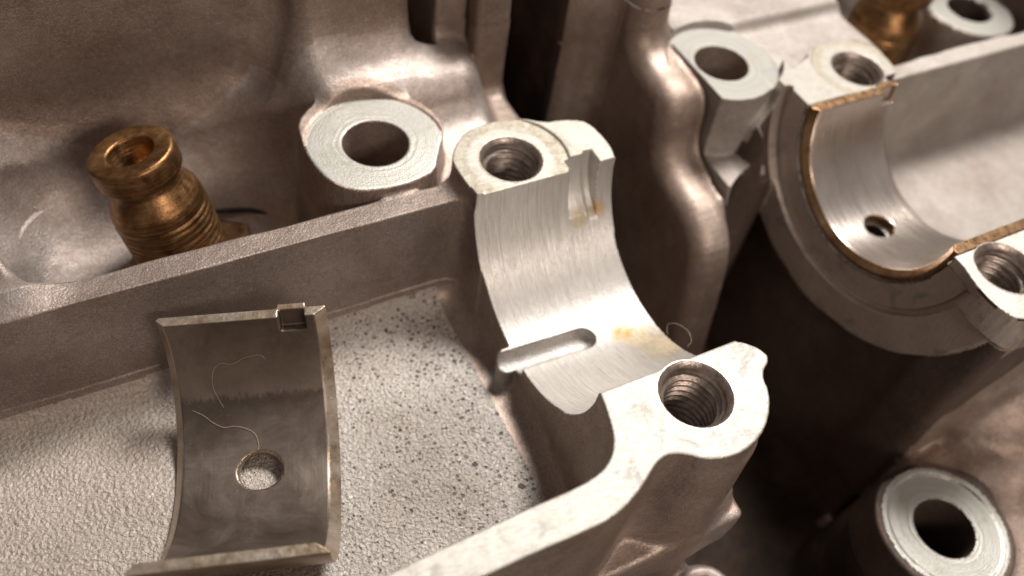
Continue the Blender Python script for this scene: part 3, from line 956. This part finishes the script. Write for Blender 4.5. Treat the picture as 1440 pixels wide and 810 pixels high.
pieces = {k: [] for k in PARTS}
for gname, (gx, gy, gz), skip, shrink in GRIDS:
    f = Field(gx, gy, gz)
    casting(f)
    f.F += np.float32(shrink)
    V, G, Q = surface_nets(f.F, f.xs.astype(float), f.ys.astype(float), f.zs.astype(float), skip)
    cen = V[Q].mean(1)
    nrm = G[Q].mean(1)
    nrm /= np.linalg.norm(nrm, axis=1, keepdims=True) + 1e-9
    L = classify(cen, nrm)
    for k in PARTS:
        q = Q[L == k]
        if len(q):
            pieces[k].append((V, G, q))
    del f

def gather(lst):
    vs_, ns, qs, off = [], [], [], 0
    for V, G, q in lst:
        u, inv = np.unique(q.ravel(), return_inverse=True)
        vs_.append(V[u]); ns.append(G[u]); qs.append(inv.reshape(-1, 4) + off)
        off += len(u)
    return np.concatenate(vs_), np.concatenate(ns), np.concatenate(qs)

PART_OBJ = {}
ROOT_Z = Vector((0, 0, 7))
for k in sorted(PARTS, key=lambda q: (PARTS[q][1] is not None, q)):
    if not pieces[k]:
        continue
    name, par, mat = PARTS[k]
    V, G, Q = gather(pieces[k])
    o = mesh_object(name, V, Q, mat, None, G)
    if par is None:
        o.parent = crankcase
        o.matrix_parent_inverse = Matrix.Translation(ROOT_Z)
    else:
        o.parent = PART_OBJ[par]
    PART_OBJ[k] = o
PART_OBJ[10]['label'] = 'rounded oil slot milled across the bottom of the bore'
PART_OBJ[11]['label'] = 'narrow locating slot cut at the top of the bore'

# ------------------------------------------------------------------ threads in the bolt holes
def thread_mesh(r=0.425, depth=0.10, pitch=0.125, length=1.7, n=56, per=8):
    rows = int(length / pitch * per)
    vs_, fs = [], []
    top = [(0.515, 0.1035), (0.495, 0.105), (0.485, 0.100), (0.435, 0.030)]
    for rr, z in top:
        for i in range(n):
            a = 2 * math.pi * i / n
            vs_.append((rr * math.cos(a), rr * math.sin(a), z))
    nt = len(top)
    for j in range(rows + 1):
        z = -length * j / rows
        for i in range(n):
            a = 2 * math.pi * i / n
            ph = ((-z) / pitch + i / n) % 1.0
            tri = 1 - abs(2 * ph - 1)
            tri = min(max(tri * 1.35 - 0.15, 0), 1)
            fade = min(1, max(0, (-z - 0.02) / 0.12))
            rr = r - depth * 0.72 * tri * fade
            vs_.append((rr * math.cos(a), rr * math.sin(a), z))
    for j in range(rows + nt):
        for i in range(n):
            a, b = j * n + i, j * n + (i + 1) % n
            fs.append((a, b, b + n, a + n))
    fs.append(tuple((rows + nt) * n + i for i in range(n)))
    return np.array(vs_), fs
tv, tf = thread_mesh()
for c, dz, par in ((HOLE_A1, -0.135, 6), (HOLE_A2, -0.10, 6), (HOLE_B1, -0.135, 15), (HOLE_B2, -0.10, 15)):
    o = mesh_object('threaded_hole', tv * np.array([0.998, 0.998, 1.0]), tf, 'thread', PART_OBJ[par])
    o.location = (c[0], c[1], dz)

# ------------------------------------------------------------------ bearing shells
def shell_parts(r_out, thick, width, hole_r, hole_x, lug_x, lug_w, hole_u):
    """a half bearing shell meshed in (arc, axial, radial) space, then rolled up. Returns verts, quads, lining mask"""
    L = math.pi * r_out
    us = lin(-0.06, L + 0.06, 0.03)
    xs = lin(-width / 2 - 0.06, width / 2 + 0.06, 0.03)
    ws = lin(r_out - thick - 0.06, r_out + 0.12, 0.0185)
    u, x, w = us[:, None, None], xs[None, :, None], ws[None, None, :]
    d = np.maximum(np.maximum(-u, u - L), np.maximum(np.abs(x) - width / 2, np.maximum(w - r_out, r_out - thick - w)))
    # chamfered inner rim at both ends
    ch = np.maximum((x - width / 2 + 0.17) * 0.62 - (w - r_out + thick) * 0.785, (-x - width / 2 + 0.10) * 0.707 - (w - r_out + thick) * 0.707)
    d = np.maximum(d, ch)
    ch2 = ((np.abs(x) - width / 2 + 0.03) + (w - r_out + 0.03)) * 0.7071 - 0.02
    d = np.maximum(d, ch2)
    # tang: pressed outwards, leaving a pocket inside
    lug = np.maximum(np.maximum(-u, u - 0.36), np.maximum(np.abs(x - lug_x) - lug_w / 2, np.maximum(w - r_out - 0.07, r_out - thick - w)))
    d = np.minimum(d, lug)
    pocket = np.maximum(np.maximum(-0.2 - u, u - 0.32), np.maximum(np.abs(x - lug_x) - lug_w / 2 + 0.02, w - (r_out - thick + 0.125)))
    d = np.maximum(d, -pocket)
    hole = np.sqrt((u - L / 2 + hole_u) ** 2 + (x - hole_x) ** 2) - hole_r - 0.35 * np.maximum(r_out - thick + 0.05 - w, 0)
    d = np.maximum(d, -hole)
    V, G, Q = surface_nets(d.astype(np.float32) + np.zeros((len(us), len(xs), len(ws)), np.float32), us, xs, ws)
    a = V[:, 0] / r_out
    P = np.stack([V[:, 1], V[:, 2] * np.cos(a), -V[:, 2] * np.sin(a)], 1)
    N = np.stack([G[:, 1], G[:, 2] * np.cos(a) - G[:, 0] * np.sin(a), -G[:, 2] * np.sin(a) - G[:, 0] * np.cos(a)], 1)
    cen = V[Q].mean(1)
    gm = G[Q].mean(1)
    gm /= np.linalg.norm(gm, axis=1, keepdims=True)
    lin_mask = ((gm[:, 2] < -0.9) | (np.abs(cen[:, 1] - lug_x) < lug_w / 2 + 0.01) & (cen[:, 0] > 0.02) & (cen[:, 0] < 0.36) & (cen[:, 2] < r_out - thick + 0.135)) & (np.abs(cen[:, 2] - (r_out - thick)) < 0.14) & (cen[:, 1] < width / 2 - 0.15) & (cen[:, 1] > -width / 2 + 0.08)
    return P, N, Q[:, ::-1], lin_mask

def build_shell(label, mat_lining, r_out, thick, width, hole_r, hole_x, lug_x, lug_w, mw, hole_u=0.0, mat_back='shell_edge'):
    root = empty('bearing_shell')
    tag(root, label, 'bearing shell')
    P, N, Q, lm = shell_parts(r_out, thick, width, hole_r, hole_x, lug_x, lug_w, hole_u)
    for nm, q, mt in (('lining', Q[lm], mat_lining), ('shell_back', Q[~lm], mat_back)):
        v, n, qq = gather([(P, N, q)])
        mesh_object(nm, v, qq, mt, root, n)
    root.matrix_world = mw
    return root

loose_rot = Matrix(((0.94726, 0.31354, -0.06619), (-0.31413, 0.94938, 0.00162), (0.06335, 0.01926, 0.99781)))
LOOSE = Matrix.Translation((-4.098, -0.190, -0.648)) @ loose_rot.to_4x4()
mw = LOOSE
build_shell('loose worn brown bearing shell lying in the rough cast bay', 'lining', 1.722, 0.15, 2.226, 0.285, 0.02, 0.64, 0.38, mw, 0.16)
mw = Matrix.Translation((7.36, 0, -0.004))
build_shell('bright bearing shell seated in the far saddle with a turned flange', 'lining_bright', 1.797, 0.185, 2.05, 0.27, -0.03, 0.78, 0.36, mw, 0.0, 'copper')

# ------------------------------------------------------------------ bronze fittings
def fitting(label, loc, tilt, scale=1.0):
    root = empty('oil_fitting')
    tag(root, label, 'fitting', 'bronze oil fittings in the rear chambers')
    prof = [(0.0, -0.95), (0.32, -0.93), (0.33, -0.06), (0.338, -0.03), (0.355, -0.006), (0.37, 0.0), (0.58, 0.0), (0.60, -0.005), (0.625, -0.03), (0.632, -0.05), (0.635, -0.08), (0.635, -0.31), (0.632, -0.35), (0.622, -0.37), (0.60, -0.38), (0.54, -0.395), (0.515, -0.42),
            (0.505, -0.47), (0.51, -0.54), (0.53, -0.59), (0.60, -0.72), (0.665, -0.83), (0.69, -0.89), (0.70, -0.97), (0.702, -1.04)]
    z = -1.07
    r = 0.70
    while z > -2.45:
        prof += [(r - 0.016, z), (r - 0.014, z - 0.02), (r + 0.012, z - 0.035), (r + 0.012, z - 0.085)]
        z -= 0.11
    v, fcs = lathe(prof, 72)
    for q in v:      # hand-worn, not perfectly round
        a = math.atan2(q[1], q[0])
        k = 1 + 0.004 * math.sin(3 * a + 2 * q[2]) + 0.003 * math.sin(5 * a - q[2] * 4)
        q[0] *= k; q[1] *= k
    mesh_object('body', v, fcs, 'bronze', root)
    # hexagonal foot
    hv, hf = [], []
    rings = [(1.02, -2.22), (1.12, -2.26), (1.13, -2.32), (1.13, -2.52)]
    for rr, zz in rings:
        for i in range(48):
            a = 2 * math.pi * i / 48
            hexr = math.cos(math.pi / 6) / math.cos((a % (math.pi / 3)) - math.pi / 6)
            hv.append((rr * hexr * math.cos(a), rr * hexr * math.sin(a), zz))
    for j in range(len(rings) - 1):
        for i in range(48):
            a, b = j * 48 + i, j * 48 + (i + 1) % 48
            hf.append((a, a + 48, b + 48, b))
    hf.append(tuple(range(47, -1, -1)))
    hf = [tuple(reversed(q)) for q in hf]
    mesh_object('hex_foot', np.array(hv), hf, 'copper', root, smooth=False)
    root.location = loc
    root.rotation_euler = tilt
    root.scale = (scale,) * 3
    return root
fitting('oily bronze fitting standing behind the loose bearing shell', (-4.27, 4.40, -0.10), (-0.20, -0.12, 0.3))
fitting('blurred bronze fitting behind the far bearing saddle', (10.95, 4.3, 0.15), (0.0, 0.05, 0.9), 1.05)

clip_v, clip_f = tube(spline([(-3.75, 4.98, -2.26), (-3.27, 4.92, -2.26), (-2.75, 4.76, -2.24), (-2.42, 4.50, -2.22), (-2.24, 4.20, -2.22), (-2.20, 4.02, -2.25)]), 0.04, 8)
clip = mesh_object('wire_clip', clip_v, clip_f, 'speck')
tag(clip, 'dark curved wire clip on the chamber floor beside the bronze fitting', 'wire clip')

# ------------------------------------------------------------------ fibres and grit
def on_loose(x, deg, lift=0.012, r=1.572):
    a = math.radians(deg)
    return LOOSE @ Vector((x, (r - lift) * math.sin(a), -(r - lift) * math.cos(a)))
def fibre(label, pts, rad=0.0032):
    v, fcs = tube(spline(pts), rad)
    o = mesh_object('fibre', v, fcs, 'fibre')
    tag(o, label, 'fibre')
    return o
fibre('pale curled fibre on the upper half of the loose shell', [on_loose(x, d) for x, d in ((0.20, 63), (0.12, 66), (-0.08, 65), (-0.26, 62), (-0.42, 63), (-0.53, 58), (-0.55, 50), (-0.50, 44), (-0.44, 39))])
fibre('pale fibre crossing the middle of the loose shell', [on_loose(x, d) for x, d in ((-0.86, 39), (-0.72, 36), (-0.60, 32), (-0.46, 29), (-0.30, 29), (-0.14, 27), (-0.04, 24), (0.0, 19), (0.0, 16))])
fibre('tiny fibre loop on the edge of the near bore by the bolt pad', [(2.40, -0.52, -1.70), (2.46, -0.40, -1.62), (2.52, -0.50, -1.50), (2.58, -0.70, -1.45), (2.56, -0.86, -1.50), (2.48, -0.90, -1.56)])

def grit(label, loc, r):
    n, mrow = 10, 6
    vs_, fs = [], []
    for j in range(mrow + 1):
        for i in range(n):
            th = math.pi * j / mrow
            a = 2 * math.pi * i / n
            k = r * (1 + 0.35 * random.uniform(-1, 1))
            vs_.append((k * math.sin(th) * math.cos(a) * 1.2, k * math.sin(th) * math.sin(a), k * 0.8 * math.cos(th)))
    for j in range(mrow):
        for i in range(n):
            a, b = j * n + i, j * n + (i + 1) % n
            fs.append((a, a + n, b + n, b))
    o = mesh_object('grit_speck', np.array(vs_), fs, 'speck', smooth=False)
    o.location = loc
    tag(o, label, 'grit')
grit('black grit speck on the floor left of the loose shell', (-5.20, -0.95, FLOOR_Z + 0.03), 0.055)
